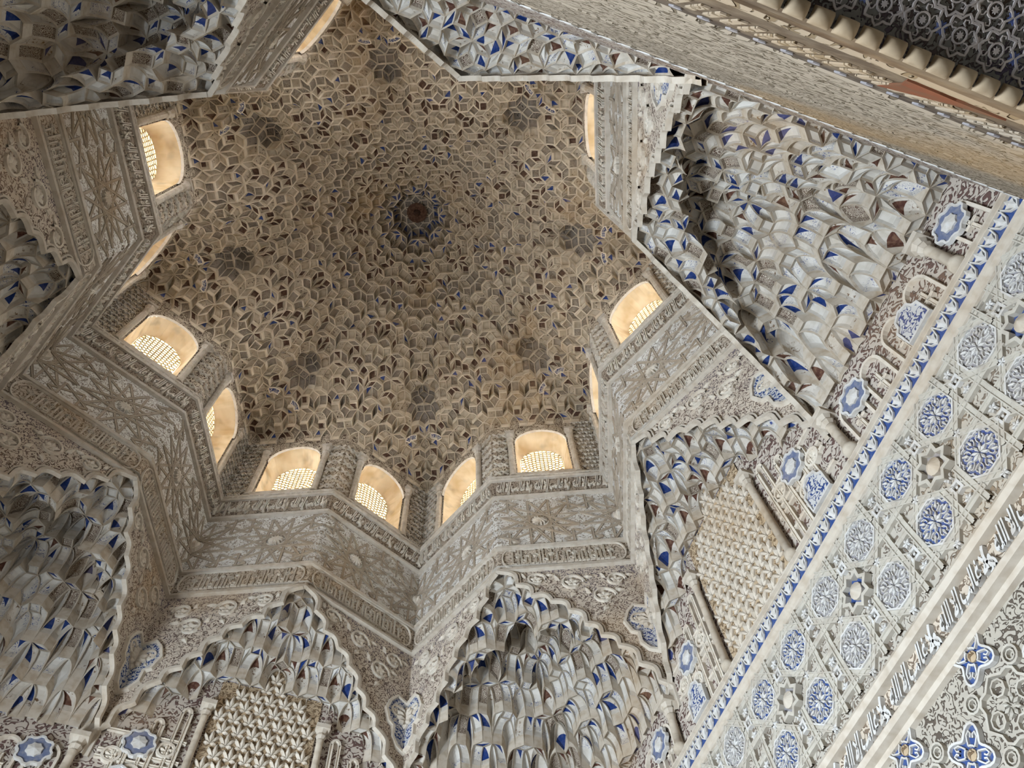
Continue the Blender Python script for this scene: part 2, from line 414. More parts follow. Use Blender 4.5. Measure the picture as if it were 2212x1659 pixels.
wall_drum = root('wall_drum', 'carved plaster drum of eight star points ringed by windows', 'wall', 'structure')
def build_facet(h):
    fr = FF[h]; flip = h > 0
    T = {}
    # spandrel above the lobed arch of the squinch
    mb = MB()
    for (a, za), (b, zb) in zip(ACURVE[:-1], ACURVE[1:]):
        if b - a < 1e-6: continue
        mb.add([fr(a, za), fr(b, zb), fr(b, Z_INS), fr(a, Z_INS)], [(0, 1, 2, 3)], 0, [(a, za), (b, zb), (b, Z_INS), (a, Z_INS)])
    T['spandrel'] = (mb, [M_spandrel], [])
    m2 = MB()
    ribbon(m2, fr, [(x + .004, z + .004) for x, z in ACURVE], .006, .012)
    ribbon(m2, fr, [(x + .014, z + .012) for x, z in ACURVE if x < LF - .012], .003, .007)
    m3 = MB()                                            # scrolling stems and leaves of the spandrel
    def leaf(cx, cy, a, l, w):
        ca, sa = math.cos(a), math.sin(a)
        pts = [(0, 0), (l * .35, w), (l, w * .15), (l * 1.05, -w * .05), (l * .5, -w * .75)]
        poly_plate(m3, fr, [(cx + x * ca - y * sa, cy + x * sa + y * ca) for x, y in pts], 0, .004, 0, None, .004)
    for cx, cy, r in ((.11, -.575, .030), (.215, -.60, .036), (.30, -.67, .036), (.345, -.60, .030), (.375, -.78, .022)):
        ribbon(m3, fr, [(cx + r * (1 - .1 * k / 3) * math.cos(.45 * k), cy + r * (1 - .1 * k / 3) * math.sin(.45 * k)) for k in range(14)], .0035, .007)
        for k in range(5): leaf(cx, cy, 1.26 * k + .3, r * .62, r * .26)
        for k in range(3): leaf(cx + r * 1.1 * math.cos(2.1 * k + .6), cy + r * 1.1 * math.sin(2.1 * k + .6), 2.1 * k, r * .8, r * .26)
    m4 = MB()                                            # half of the shield folded into the star point
    sh = [(LF, -.735), (.372, -.725), (.352, -.75), (.338, -.79), (.352, -.83), (.368, -.838), (.368, -.875), (.385, -.90), (LF, -.91)]
    if True:
        cx, cy = LF, -.81
        n = len(sh)
        m4.add([fr(x, y, .004) for x, y in sh] + [fr(cx, cy, .004)], [(i, i + 1, n) for i in range(n - 1)], 0, sh + [(cx, cy)])
    ribbon(m4, fr, sh, .005, .010, 0, 1)
    m5 = MB()
    for k in range(6):
        a = math.pi / 2 + math.pi * (k + .5) / 6
        poly_plate(m5, fr, [(LF - .002, -.80), (LF + .034 * math.cos(a - .25), -.79 + .034 * math.sin(a - .25)), (LF + .040 * math.cos(a), -.79 + .040 * math.sin(a)), (LF + .034 * math.cos(a + .25), -.79 + .034 * math.sin(a + .25))], .004, .010, 0, None, .006)
    T['spandrel'][2].extend([('arch_moulding', m2, [M_mould]), ('scrollwork', m3, [M_letter]), ('shield', m4, [M_shield, M_letter]), ('shell', m5, [M_mould])])
    # kufic inscription band
    mb = MB(); strip_profile(mb, fr, 0, LF, [(Z_INS, .002), (Z_PAN, .002)], 0, True)
    m2 = MB()
    strip_profile(m2, fr, 0, LF, [(Z_PAN - .004, 0), (Z_PAN - .004, .012), (Z_PAN + .006, .014), (Z_PAN + .012, .008), (Z_PAN + .012, 0)], 0, True)
    strip_profile(m2, fr, 0, LF, [(Z_INS - .008, 0), (Z_INS - .006, .012), (Z_INS + .003, .012), (Z_INS + .004, .004), (Z_INS + .009, .007), (Z_INS + .010, 0)], 0, True)
    m3 = MB()
    y0, y1 = Z_INS + .018, Z_PAN - .012
    x = .045; k = 0; rnd = random.Random(5)
    while x < LF - .05:
        hgt = rnd.choice((.6, .75, 1, 1, 1)); top = y0 + (y1 - y0) * hgt
        strap(m3, fr, (x, y0 + .010), (x, top), .0026, .007)
        if k % 3 == 0:
            strap(m3, fr, (x, top), (x + .012, top + .001), .0026, .007)
        if k % 4 == 1:
            for p in range(4):
                q = circ(x + .002, y0 + .05, .008, 4)
                strap(m3, fr, q[p], q[(p + 1) % 4], .0018, .007)
        wdt = rnd.choice((.010, .013, .018, .022))
        strap(m3, fr, (x - .003, y0 + .010), (x + wdt - .005, y0 + .010), .0030, .006)
        if k % 5 == 2:
            ribbon(m3, fr, circ(x + wdt * .5, y0 + .022, .007, 9), .0022, .007, 0, 0, True)
        x += wdt; k += 1
    rr = (y1 - y0) / 2 + .006
    ym = (y0 + y1) / 2
    for sx, cx in ((1, LF - .045), (-1, .042)):
        ribbon(m3, fr, [(cx + sx * rr * .62 * math.cos(a), ym + rr * math.sin(a)) for a in np.linspace(-1.57, 1.57, 13)], .0025, .008)
    for yy in (y0 - .006, y1 + .006): strap(m3, fr, (.042, yy), (LF - .045, yy), .0020, .007)
    T['inscription_band'] = (mb, [M_band], [('moulding', m2, [M_mould]), ('kufic_lettering', m3, [M_letter])])
    # star interlace panel
    mb = MB(); rect(mb, fr, 0, LF, Z_PAN, Z_CAL, 0)
    m2 = MB(); seg = []
    def rose(cx, cy, r, n, st, a0=0.0):
        p = [(cx + r * math.cos(a0 + 2 * math.pi * k / n), cy + r * math.sin(a0 + 2 * math.pi * k / n)) for k in range(n)]
        for k in range(n): seg.append((p[k], p[(k + st) % n]))
    zc = -.262
    for cx in (.145, LF, -.124):
        rose(cx, zc, .1342, 12, 5, math.pi / 12)
    for cx in (.2796, .0105):
        for cy in (zc + .112, zc - .112): rose(cx, cy, .062, 6, 2, 0)
    for i, (a, b) in enumerate(seg):
        q = clip(a, b, .002, LF - .001, Z_PAN + .013, Z_CAL - .012)
        if q: strap(m2, fr, q[0], q[1], .0040, .0030 + .0003 * (i % 7))
    m3 = MB()
    for cx in (.145,):
        poly_plate(m3, fr, circ(cx, zc, .024, 24, 0, lambda k: 1 if k % 2 else .62), 0, .010, 0, None, .006)
    poly_plate(m3, fr, [(LF, zc + .024), (LF - .012, zc + .016), (LF - .022, zc + .006), (LF - .022, zc - .006), (LF - .012, zc - .016), (LF, zc - .024)], 0, .010, 0, None, .004)
    T['star_panel'] = (mb, [M_panel], [('strapwork', m2, [M_strap]), ('star_boss', m3, [M_letter])])
    # cursive frieze under the sills
    mb = MB()
    strip_profile(mb, fr, 0, LF, [(Z_CAL + .004, .004), (Z_CAL + .02, .008), (-.030, .020), (-.026, .024)], 0, True)
    m2 = MB()
    strip_profile(m2, fr, 0, LF, [(Z_CAL - .010, 0), (Z_CAL - .008, .012), (Z_CAL, .015), (Z_CAL + .007, .010), (Z_CAL + .008, .004)], 0, True)
    strip_profile(m2, fr, 0, LF, [(-.028, .018), (-.027, .030), (-.019, .033), (-.012, .030), (-.011, .022), (-.002, .030), (.004, .030), (.006, 0)], 0, True)
    for k in range(22):
        x = .010 + k * .0188
        poly_plate(m2, fr, circ(x, -.008, .0042, 6), .024, .030)
    m3 = MB()
    for k in range(3):
        a = .006 + k * .136
        letters(m3, fr, a, a + .128, Z_CAL + .012, -.032, .0185, .008, flip, -.20, .10)
        c = a + (.006 if flip else .122)
        ribbon(m3, fr, [(c + .010 * math.sin(t * 2.2) * (1 if flip else -1), Z_CAL + .015 + t * .055) for t in np.linspace(0, 1, 8)], .0026, .010, .012)
    T['calligraphy_frieze'] = (mb, [M_frieze], [('moulding', m2, [M_mould]), ('cursive_lettering', m3, [M_letter])])
    # wall around the window
    mb = MB(); zt = .72
    a0, a1 = WS - WH, WS + WH
    rect(mb, fr, 0, a0, 0, zt); rect(mb, fr, a1, LF, 0, zt); rect(mb, fr, a0, a1, 0, WB)
    th = np.linspace(math.pi, 0, 17)
    for t0, t1 in zip(th[:-1], th[1:]):
        xa, xb = WS + WH * math.cos(t0), WS + WH * math.cos(t1); za, zb = WSP + WH * math.sin(t0), WSP + WH * math.sin(t1)
        mb.add([fr(xa, za), fr(xb, zb), fr(xb, zt), fr(xa, zt)], [(0, 1, 2, 3)], 0, [(xa, za), (xb, zb), (xb, zt), (xa, zt)])
    T['window_surround'] = (mb, [M_surround], [])
    m2 = MB()                                             # interlaced strips and palm leaves beside the window
    for yy in np.arange(.06, .42, .06):
        strap(m2, fr, (.004, yy), (.030, yy + .028), .0022, .006); strap(m2, fr, (.030, yy + .028), (.056, yy), .0022, .006)
        strap(m2, fr, (.004, yy + .03), (.030, yy + .002), .0022, .006); strap(m2, fr, (.030, yy + .002), (.056, yy + .03), .0022, .006)
    rows = np.arange(.045, .44, .030)
    for i, yy in enumerate(rows):
        for xx in (.345, .372, .399) if i % 2 else (.358, .385):
            if xx > LF - .012: continue
            for sgn in (-1, 1):
                ribbon(m2, fr, [(xx, yy), (xx + sgn * .006, yy + .010), (xx + sgn * .011, yy + .011), (xx + sgn * .013, yy + .004)], .0022, .006)
            poly_plate(m2, fr, [(xx - .004, yy + .004), (xx, yy - .002), (xx + .004, yy + .004), (xx, yy + .018)], 0, .005, 0, None, .003)
    T['window_surround'][2].append(('leaf_relief', m2, [M_letter]))
    out = []
    for nm, (mb, mats, subs) in T.items():
        out.append((nm, mb.mesh(nm, mats), [(sn, smb.mesh(sn, sm)) for sn, smb, sm in subs]))
    return out
FACET = {1: build_facet(1), -1: build_facet(-1)}
BAYS = [22.5 + 45 * j for j in range(8)]
for j, phi in enumerate(BAYS):
    for h in (1, -1):
        for nm, me, subs in FACET[h]:
            p = link(nm, me, wall_drum, rad(phi))
            for sn, sme in subs: link(sn, sme, p)

# ------------------------------------------------------------------ windows
DB, HB, SB, BB = -0.070, 0.083, 0.275, 0.050
def archpoly(hw, b, sp, n=14):
    return [(WS - hw, b)] + [(WS + hw * math.cos(t), sp + hw * math.sin(t)) for t in np.linspace(math.pi, 0, n)] + [(WS + hw, b)]
def clip_poly(poly, px, py, nx, ny):
    out = []; n = len(poly)
    for i in range(n):
        a, b = poly[i], poly[(i + 1) % n]
        da = (a[0] - px) * nx + (a[1] - py) * ny; db = (b[0] - px) * nx + (b[1] - py) * ny
        if da <= 0: out.append(a)
        if da * db < 0:
            t = da / (da - db); out.append((a[0] + (b[0] - a[0]) * t, a[1] + (b[1] - a[1]) * t))
    return out
def lattice_cells():
    outer = archpoly(HB, BB, SB); pts = [(WS, .165)]
    for i in range(1, 14):
        r = .0150 * i
        for k in range(6 * i):
            a = 2 * math.pi * (k + .5 * (i % 2)) / (6 * i)
            x, y = WS + r * math.cos(a), .165 + r * math.sin(a)
            if abs(x - WS) < HB - .005 and BB + .005 < y < SB + math.sqrt(max(0, (HB - .004) ** 2 - (x - WS) ** 2)): pts.append((x, y))
    cells = []
    for i, p in enumerate(pts):
        poly = outer
        for k, q in enumerate(pts):
            if k == i: continue
            dx, dy = q[0] - p[0], q[1] - p[1]; l2 = dx * dx + dy * dy
            if l2 > .07 ** 2: continue
            poly = clip_poly(poly, p[0] + dx / 2, p[1] + dy / 2, dx, dy)
            if len(poly) < 3: break
        if len(poly) >= 3: cells.append(poly)
    return cells
LCELLS = lattice_cells()
def build_window(h):
    fr = FF[h]; parts = []
    mb = MB(); f = archpoly(WH, WB, WSP); b = archpoly(HB, BB, SB); n = len(f)
    mid = [((p[0] + q[0]) / 2 + (p[0] - q[0]) * .2, (p[1] + q[1]) / 2 + (p[1] - q[1]) * .1) for p, q in zip(f, b)]
    vs = [fr(x, y, 0) for x, y in f] + [fr(x, y, DB * .5) for x, y in mid] + [fr(x, y, DB - .012) for x, y in b]
    uv = [(i * .03, 0) for i in range(n)] + [(i * .03, .04) for i in range(n)] + [(i * .03, .08) for i in range(n)]
    fs = [(r * n + i, r * n + (i + 1) % n, (r + 1) * n + (i + 1) % n, (r + 1) * n + i) for r in range(2) for i in range(n)]
    mb.add(vs, fs, 0, uv)
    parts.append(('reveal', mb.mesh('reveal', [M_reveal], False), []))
    mb = MB()
    for poly in LCELLS:
        cx = sum(p[0] for p in poly) / len(poly); cy = sum(p[1] for p in poly) / len(poly)
        rin = min(math.hypot(x - cx, y - cy) for x, y in poly)
        k = max(.35, 1 - .0019 / max(rin, .004))
        inner = [(cx + (x - cx) * k, cy + (y - cy) * max(.3, k - .12)) for x, y in poly]
        m = len(poly)
        vs = [fr(x, y, DB) for x, y in poly] + [fr(x, y, DB) for x, y in inner] + [fr(x, y, DB - .006) for x, y in inner] + [fr(x, y, DB - .006) for x, y in poly]
        fs = []
        for i in range(m):
            j = (i + 1) % m
            fs += [(i, j, m + j, m + i), (m + i, m + j, 2 * m + j, 2 * m + i), (2 * m + i, 2 * m + j, 3 * m + j, 3 * m + i)]
        mb.add(vs, fs)
    parts.append(('lattice_screen', mb.mesh('lattice_screen', [M_lattice]), []))
    mb = MB(); box(mb, fr, .070, .316, .024, WB, -.002, .016); parts.append(('sill', mb.mesh('sill', [M_stone]), []))
    for x in (.073, .312):
        mb = MB(); lathe(mb, fr, x, .008, [(.028, .015), (.038, .016), (.044, .012), (.30, .0115), (.306, .013), (.31, .0115)])
        m2 = MB(); lathe(m2, fr, x, .008, [(.31, .0115), (.318, .016), (.330, .013), (.345, .018), (.352, .019), (.358, .014)], 8)
        box(m2, fr, x - .019, x + .019, .358, .372, -.004, .026)
        parts.append(('colonnette', mb.mesh('colonnette', [M_stone]), [('capital', m2.mesh('capital', [M_mould]))]))
    mb = MB()
    n = 49; th = np.linspace(math.pi, 0, n)
    inn = [(WS + WH * math.cos(t), WSP + WH * math.sin(t)) for t in th]
    out = [(WS + (WH + .024 + .014 * abs(math.sin(t * 5)) + .030 * math.exp(-((t - 1.57) / .22) ** 2)) * math.cos(t), WSP + (WH + .024 + .014 * abs(math.sin(t * 5)) + .030 * math.exp(-((t - 1.57) / .22) ** 2)) * math.sin(t)) for t in th]
    vs = [fr(x, y, 0) for x, y in inn] + [fr(x, y, .010) for x, y in inn] + [fr(x, y, .010) for x, y in out] + [fr(x, y, 0) for x, y in out]
    uv = list(inn) + list(inn) + list(out) + list(out)
    mb.add(vs, [(r * n + i, r * n + i + 1, (r + 1) * n + i + 1, (r + 1) * n + i) for r in range(3) for i in range(n - 1)], [1 if r == 0 else 0 for r in range(3) for i in range(n - 1)], uv)
    parts.append(('lobed_crest', mb.mesh('lobed_crest', [M_surround, M_mould]), []))
    return parts
WIN = {1: build_window(1), -1: build_window(-1)}
WHERE = {}
wn = 0
WLAB = {(6, 1): 'frontal window left of the lowest inner corner, lattice filling its lower half',
        (6, -1): 'lattice window right of the dark relief pier, lowest left of the central star point',
        (5, 1): 'narrow turned window just right of the central star point, bright left jamb',
        (5, -1): 'frontal lattice window with two slim colonnettes, lower right of the dome',
        (4, 1): 'thin sliver of window on the right side, edge-on above the pale facet',
        (4, -1): 'tilted lattice window right of the dome, above the bluish star panel',
        (3, -1): 'edge-on window at upper right, warm reveal without visible lattice',
        (7, 1): 'wide tilted lattice window at left with violet sun glare',
        (7, -1): 'upright narrow window at lower left, bright curved reveal under the dome',
        (0, -1): 'glowing sliver of window on the left side, edge-on over a pale facet',
        (0, 1): 'upper left window with a deep warm reveal and lattice seen sideways',
        (1, 1): 'warm sliver of window at the top edge of the picture'}
for j, phi in enumerate(BAYS):
    for h in (1, -1):
        wn += 1
        WHERE[(j, h)] = root('window_%d' % wn, WLAB.get((j, h), 'drum window turned away above the entrance side'), 'window', 'structure', 'arched lattice windows of the drum', rad(phi))
        for nm, me, subs in WIN[h]:
            p = link(nm, me, WHERE[(j, h)])
            for sn, sme in subs: link(sn, sme, p)

# ------------------------------------------------------------------ muqarnas
def ab_tiling(nmax, radius):
    """octagonal tiling of squares and 45 degree rhombi (unit edges) around the origin"""
    r = np.arange(-nmax, nmax + 1)
    g = np.stack(np.meshgrid(r, r, r, r, indexing='ij'), -1).reshape(-1, 4)
    a = np.arange(4) * math.pi / 4
    par = np.stack([np.cos(a), np.sin(a)], 1); per = np.stack([np.cos(3 * a), np.sin(3 * a)], 1)
    q = g @ per + np.array([.0021, .0013]); p = g @ par
    ok = np.ones(len(g), bool)
    for k in range(4): ok &= np.abs(q @ np.array([math.cos(a[k]), math.sin(a[k])])) <= 1.2071
    ok &= (np.hypot(p[:, 0], p[:, 1]) <= radius)
    V = {tuple(n): tuple(x) for n, x in zip(g[ok], p[ok])}
    tiles = []
    for n in V:
        for i in range(4):
            for j in range(i + 1, 4):
                b = list(n); b[i] += 1; c = list(b); c[j] += 1; d = list(n); d[j] += 1
                b, c, d = tuple(b), tuple(c), tuple(d)
                if b in V and c in V and d in V: tiles.append((V[n], V[b], V[c], V[d], (j - i) == 2))
    return tiles
TILES = ab_tiling(18, 35.5)

GU = [0, .07, .16, .30, .50, .70, .84, .93, 1]
def gprof(t): return math.sin(math.pi / 2 * t ** .45) if t > 0 else 0.0
GV = [gprof(t) for t in GU]
def muq_cell(mb, P, Zs, rec, out, style, flatrec=1.0):
    """one vaulted cell over the plan quad P (back, side, front, side) with corner heights Zs"""
    n = len(GU)
    (zb, z1, zf, z2) = Zs
    vs = []; uv = []
    mono = z1 <= zf + 1e-9 and z2 <= zf + 1e-9
    def edge(za, zc, i):
        return za + (zc - za) * GV[i] if za <= zc else zc + (za - zc) * GV[n - 1 - i]
    for iv in range(n):
        for iu in range(n):
            u, v = GU[iu], GU[iv]; gu, gv = GV[iu], GV[iv]
            x = P[0][0] * (1 - u) * (1 - v) + P[1][0] * u * (1 - v) + P[2][0] * u * v + P[3][0] * (1 - u) * v
            y = P[0][1] * (1 - u) * (1 - v) + P[1][1] * u * (1 - v) + P[2][1] * u * v + P[3][1] * (1 - u) * v
            z = zb + (z1 - zb) * gu + (z2 - zb) * gv + (zf - z1 - z2 + zb) * min(gu, gv)
            if not mono:
                z = (1 - v) * edge(zb, z1, iu) + v * edge(z2, zf, iu) + (1 - u) * edge(zb, z2, iv) + u * edge(z1, zf, iv) - (zb * (1 - u) * (1 - v) + z1 * u * (1 - v) + zf * u * v + z2 * (1 - u) * v)
            e = min(u, v, 1 - u, 1 - v)
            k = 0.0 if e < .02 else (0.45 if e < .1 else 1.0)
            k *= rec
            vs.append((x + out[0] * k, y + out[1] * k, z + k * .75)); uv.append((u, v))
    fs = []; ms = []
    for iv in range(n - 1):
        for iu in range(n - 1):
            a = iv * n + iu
            rim = iu == 0 or iv == 0 or iu == n - 2 or iv == n - 2
            um, vm = (GU[iu] + GU[iu + 1]) / 2, (GU[iv] + GU[iv + 1]) / 2
            if iu == iv:
                fs += [(a, a + 1, a + n + 1), (a, a + n + 1, a + n)]
                ms += [0, 0] if rim else [style(um + .02, vm), style(um, vm + .02)]
            else:
                fs.append((a, a + 1, a + n + 1, a + n)); ms.append(0 if rim else style(um, vm))
    mb.add(vs, fs, ms, uv)
def order(P, zz):
    k = min(range(4), key=lambda i: zz[i])
    return [P[(k + i) % 4] for i in range(4)], [zz[(k + i) % 4] for i in range(4)], k

# ---- dome
def star_gauge(x, y):
    r = math.hypot(x, y); th = math.degrees(math.atan2(y, x)) - 22.5
    th = abs((th + 22.5) % 45 - 22.5)
    return r * math.cos(rad(th + 22.5)) / 0.70711
PR = [(0, 1.42), (.06, 1.40), (.12, 1.35), (.25, 1.24), (.4, 1.08), (.55, .90), (.7, .72), (.85, .57), (.95, .49), (1.0, .455), (1.1, .42), (1.5, .40)]
def dome_z(x, y):
    r = math.hypot(x, y); g = star_gauge(x, y)
    t = min(1, max(0, (g - .2) / .7)); t = t * t * (3 - 2 * t)
    rho = r / .87 * (1 - t) + g * t
    z = float(np.interp(rho, [a for a, b in PR], [b for a, b in PR]))
    # eight small cupolas on the star axes
    th = math.degrees(math.atan2(y, x)); th = (th + 22.5) % 45 - 22.5
    cx, cy = r * math.cos(rad(th)), r * math.sin(rad(th))
    dc = math.hypot(cx - .71, cy)
    return z, dc, r
TQ = .056
EDG = .0315
def quant(z, q): return round(z / q) * q
ceiling = root('ceiling', 'muqarnas dome of small plaster cells rising to a dark central rosette', 'ceiling', 'structure')
dome_mats = [M_rim, M_dome, M_dome2, M_dblue, M_dbrown, M_dgrey]
cells = []
for (a, b, c, d, sq) in TILES:
    P = [(p[0] * EDG, p[1] * EDG) for p in (a, b, c, d)]
    gs = [star_gauge(*p) for p in P]
    if min(gs) > 1.06: continue
    zz = []; dcs = []
    for p in P:
        z, dc, r = dome_z(*p)
        z = quant(z, TQ)
        if dc < .070: z += .055 if dc < .045 else .028
        if r < .085: z += .06
        zz.append(z); dcs.append(dc)
    P2, Z2, _ = order(P, zz)
    cx = sum(p[0] for p in P) / 4; cy = sum(p[1] for p in P) / 4
    cells.append((P2, Z2, sq, math.hypot(cx, cy), sum(dcs) / 4, cx, cy))
def dome_style(P, sq, r, dc, cx, cy):
    th = (math.degrees(math.atan2(cy, cx)) + 22.5) % 45 - 22.5
    key = (int(r * 90), int(abs(th) * 1.2), sq)
    rn = random.Random(hash(key) % 100003).random()
    if dc < .07 or r < .075: return lambda u, v: 5
    if r < .15: return lambda u, v: 3 if (u > v and v > .3) else (5 if rn < .5 else 1)
    if rn < .045: return lambda u, v: 3 if (u > v and v > .3) else 1
    if rn < .17: return lambda u, v: 4 if (v > u and u > .16) else 1
    if rn < .27: return lambda u, v: 4 if u > .3 and v > .3 else 1
    if rn < .28: return lambda u, v: 5
    if rn < .52: return lambda u, v: 2
    return lambda u, v: 1
def camdist(cx, cy, z): return math.hypot(math.hypot(cx + .32, cy - .80), z + 2.55)
# those that show largest become single cells, the small rest one mesh
front = []
for i, (P, Zs, sq, r, dc, cx, cy) in enumerate(cells):
    if star_gauge(cx, cy) > 1.0: front.append((9, i)); continue
    ar = abs((P[2][0] - P[0][0]) * (P[3][1] - P[1][1]) - (P[2][1] - P[0][1]) * (P[3][0] - P[1][0])) / 2
    dz = max(Zs) - min(Zs)
    vis = (ar + dz * EDG * (0.9 if cy < .1 else .2)) / camdist(cx, cy, Zs[0]) ** 2
    front.append((-vis, i))
front.sort()
single = set(i for v, i in front[:300])
rest = MB()
for i, (P, Zs, sq, r, dc, cx, cy) in enumerate(cells):
    out = (cx / (r + 1e-6), cy / (r + 1e-6))
    st = dome_style(P, sq, r, dc, cx, cy)
    mb = MB() if i in single else rest
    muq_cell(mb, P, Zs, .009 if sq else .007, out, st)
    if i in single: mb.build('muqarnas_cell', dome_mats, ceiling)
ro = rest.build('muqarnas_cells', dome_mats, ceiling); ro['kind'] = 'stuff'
mb = MB()                                                # turned knob at the crown
FC = Frame((0, 0, 0), (1, 0, 0), (0, 1, 0))
lathe(mb, FC, 0, 0, [(1.44, .05), (1.45, .045), (1.47, .022), (1.44, .018), (1.425, .012), (1.41, .001)], 12)
mb.build('crown_boss', M_dbrown, ceiling)

class TFrame:
    """tilted plane on the inner face of the dome"""
    def __init__(s, o, ex, ey, n): s.o, s.ex, s.ey, s.n = [np.array(q, float) for q in (o, ex, ey, n)]
    def __call__(s, x, y, d=0.0):
        p = s.o + s.ex * x + s.ey * y + s.n * d
        return (p[0], p[1], p[2])
for k in range(8):                                       # blue fan-shaped inscriptions beside each star point
    for sg in (-1, 1):
        th = rad(45 * k + sg * 3.6); r = .80
        er = np.array([math.cos(th), math.sin(th), 0]); et = np.array([-math.sin(th), math.cos(th), 0])
        ey = -.62 * er + np.array([0, 0, .785]); n_ = -.785 * er + np.array([0, 0, -.62])
        zz = dome_z(r * er[0], r * er[1])[0]
        fr = TFrame(r * er + np.array([0, 0, zz]) + n_ * .004, et * math.cos(sg * .5) + ey * math.sin(-sg * .5), ey * math.cos(.5) + et * sg * math.sin(.5), n_)
        outer = [(.046 * math.sin(a), -.03 + .050 * math.cos(a)) for a in np.linspace(-.62, .62, 11)]
        inner = [(.026 * math.sin(a), -.03 + .028 * math.cos(a)) for a in np.linspace(.62, -.62, 11)]
        mb = MB(); m2 = MB()
        vs = [fr(x, y, .004) for x, y in outer + inner]; uvv = [(x + k * .3, y + sg) for x, y in outer + inner]
        mb.add(vs, [(i, i + 1, 20 - i, 21 - i) for i in range(10)], 0, uvv)
        ribbon(m2, fr, outer + inner, .0022, .006, 0, 0, True)
        p = mb.build('inscribed_fan', M_dfan, ceiling); m2.build('fan_rim', M_rim, p)
sky_seal = root('sky_seal', 'unseen shell added behind the muqarnas dome to keep sky light out', 'sky_seal', 'structure')
mb = MB(); nn = 48  # unseen shell, added so no sky light leaks between the dome cells
rings = [(1.30, .69), (1.30, .78), (1.0, .90), (.8, 1.05), (.6, 1.25), (.4, 1.42), (.2, 1.56), (.001, 1.62)]
mb.add([(r * math.cos(2 * math.pi * k / nn), r * math.sin(2 * math.pi * k / nn), z) for r, z in rings for k in range(nn)],
       [(i * nn + k, i * nn + (k + 1) % nn, (i + 1) * nn + (k + 1) % nn, (i + 1) * nn + k) for i in range(len(rings) - 1) for k in range(nn)])
star = []
for k in range(16):
    r_ = 1.0 if k % 2 == 0 else RI
    star.append((r_ * math.cos(rad(22.5 * k)), r_ * math.sin(rad(22.5 * k)), .70))
rim_ = [(1.31 * math.cos(rad(22.5 * k)), 1.31 * math.sin(rad(22.5 * k)), .70) for k in range(16)]
mb.add(star + rim_, [(k, (k + 1) % 16, 16 + (k + 1) % 16, 16 + k) for k in range(16)])
mb.build('sky_seal_shell', M_plain, sky_seal)

# ---- squinches
def facet_delta(x, y):
    return x * C22 - abs(y) * S22 - 0.70711
def squinch(kind, edge, ctr):
    res = []
    for (a, b, c, d, sq) in TILES:
        P = [(p[0] * edge + ctr, p[1] * edge) for p in (a, b, c, d)]
        if max(p[0] for p in P) < RI - .02 or min(p[0] for p in P) > 1.36 or min(abs(p[1]) for p in P) > .42: continue
        def outside(p):
            x, y = p
            if facet_delta(x, y) < 1e-6: return True
            if abs(y) > .384: return True
            if kind == 'mid': return x > AW - 1e-6
            return (x + abs(y)) * .70711 > AW - 1e-6
        if all(outside(p) for p in P): continue
        Q = []; ZZ = []; Z0s = []
        for x, y in P:
            onf = False
            for _ in range(2):
                sg = 1 if y >= 0 else -1
                dlt = facet_delta(x, y)
                if dlt < 0: x -= dlt * C22; y += dlt * S22 * sg * 1.0; onf = True
                if kind == 'mid': x = min(x, AW)
                else:
                    e = (x + abs(y)) * .70711 - AW
                    if e > 0: x -= e * .70711; y -= e * .70711 * sg
            if abs(y) > .3827: y = .3827 * (1 if y > 0 else -1); x = AW
            w = abs(y); s = min(LF, w / C22)
            dx = max(0.0, x - (RI + w * S22 / C22))
            za = zarch(s) + .03
            if kind == 'mid': z0 = za - 1.75 * dx
            else:
                dm = max(1e-3, 1.30656 - w - RI - w * S22 / C22)
                t = min(1, dx / dm); z0 = za + (-1.07 - za) * t ** .92
                sm = lambda a, b: (lambda q: q * q * (3 - 2 * q))(min(1, max(0, (t - a) / (b - a))))
                z0 += .13 * sm(.20, .27) * (1 - sm(.42, .95)) * min(1, max(0, (.36 - w) / .10))
            z = quant(z0, .080)
            if dx < .006: z = max(z, zarch(s) + .028)
            Q.append((x, y)); ZZ.append(z); Z0s.append(z0)
        ar = 0.5 * abs((Q[2][0] - Q[0][0]) * (Q[3][1] - Q[1][1]) - (Q[2][1] - Q[0][1]) * (Q[3][0] - Q[1][0]))
        if ar < edge * edge * .02: continue
        P2, Z2, _ = order(Q, ZZ)
        cx = sum(p[0] for p in Q) / 4; cy = sum(p[1] for p in Q) / 4
        rn = random.Random(int(cx * 977) * 131 + int(abs(cy) * 811) + (7 if sq else 0)).random()
        res.append((P2, Z2, sq, rn, cx, cy))
    return res
sq_mats = [M_srim, M_scell, M_script, M_sorn, M_sblue, M_sbrown]
def sq_style(sq, rn):
    if rn < .15: return lambda u, v: 4 if (u > v and v > .16) else 1
    if rn < .27: return lambda u, v: 4 if (v > u and u > .3) else 2
    if rn < .38: return lambda u, v: 5 if (v > u and u > .3) else 1
    if rn < .43: return lambda u, v: 5 if (u > v and v > .16) else 1
    if rn < (.64 if sq else .47): return lambda u, v: 3
    if rn < .85: return lambda u, v: 2
    return lambda u, v: 1
SQM = {}
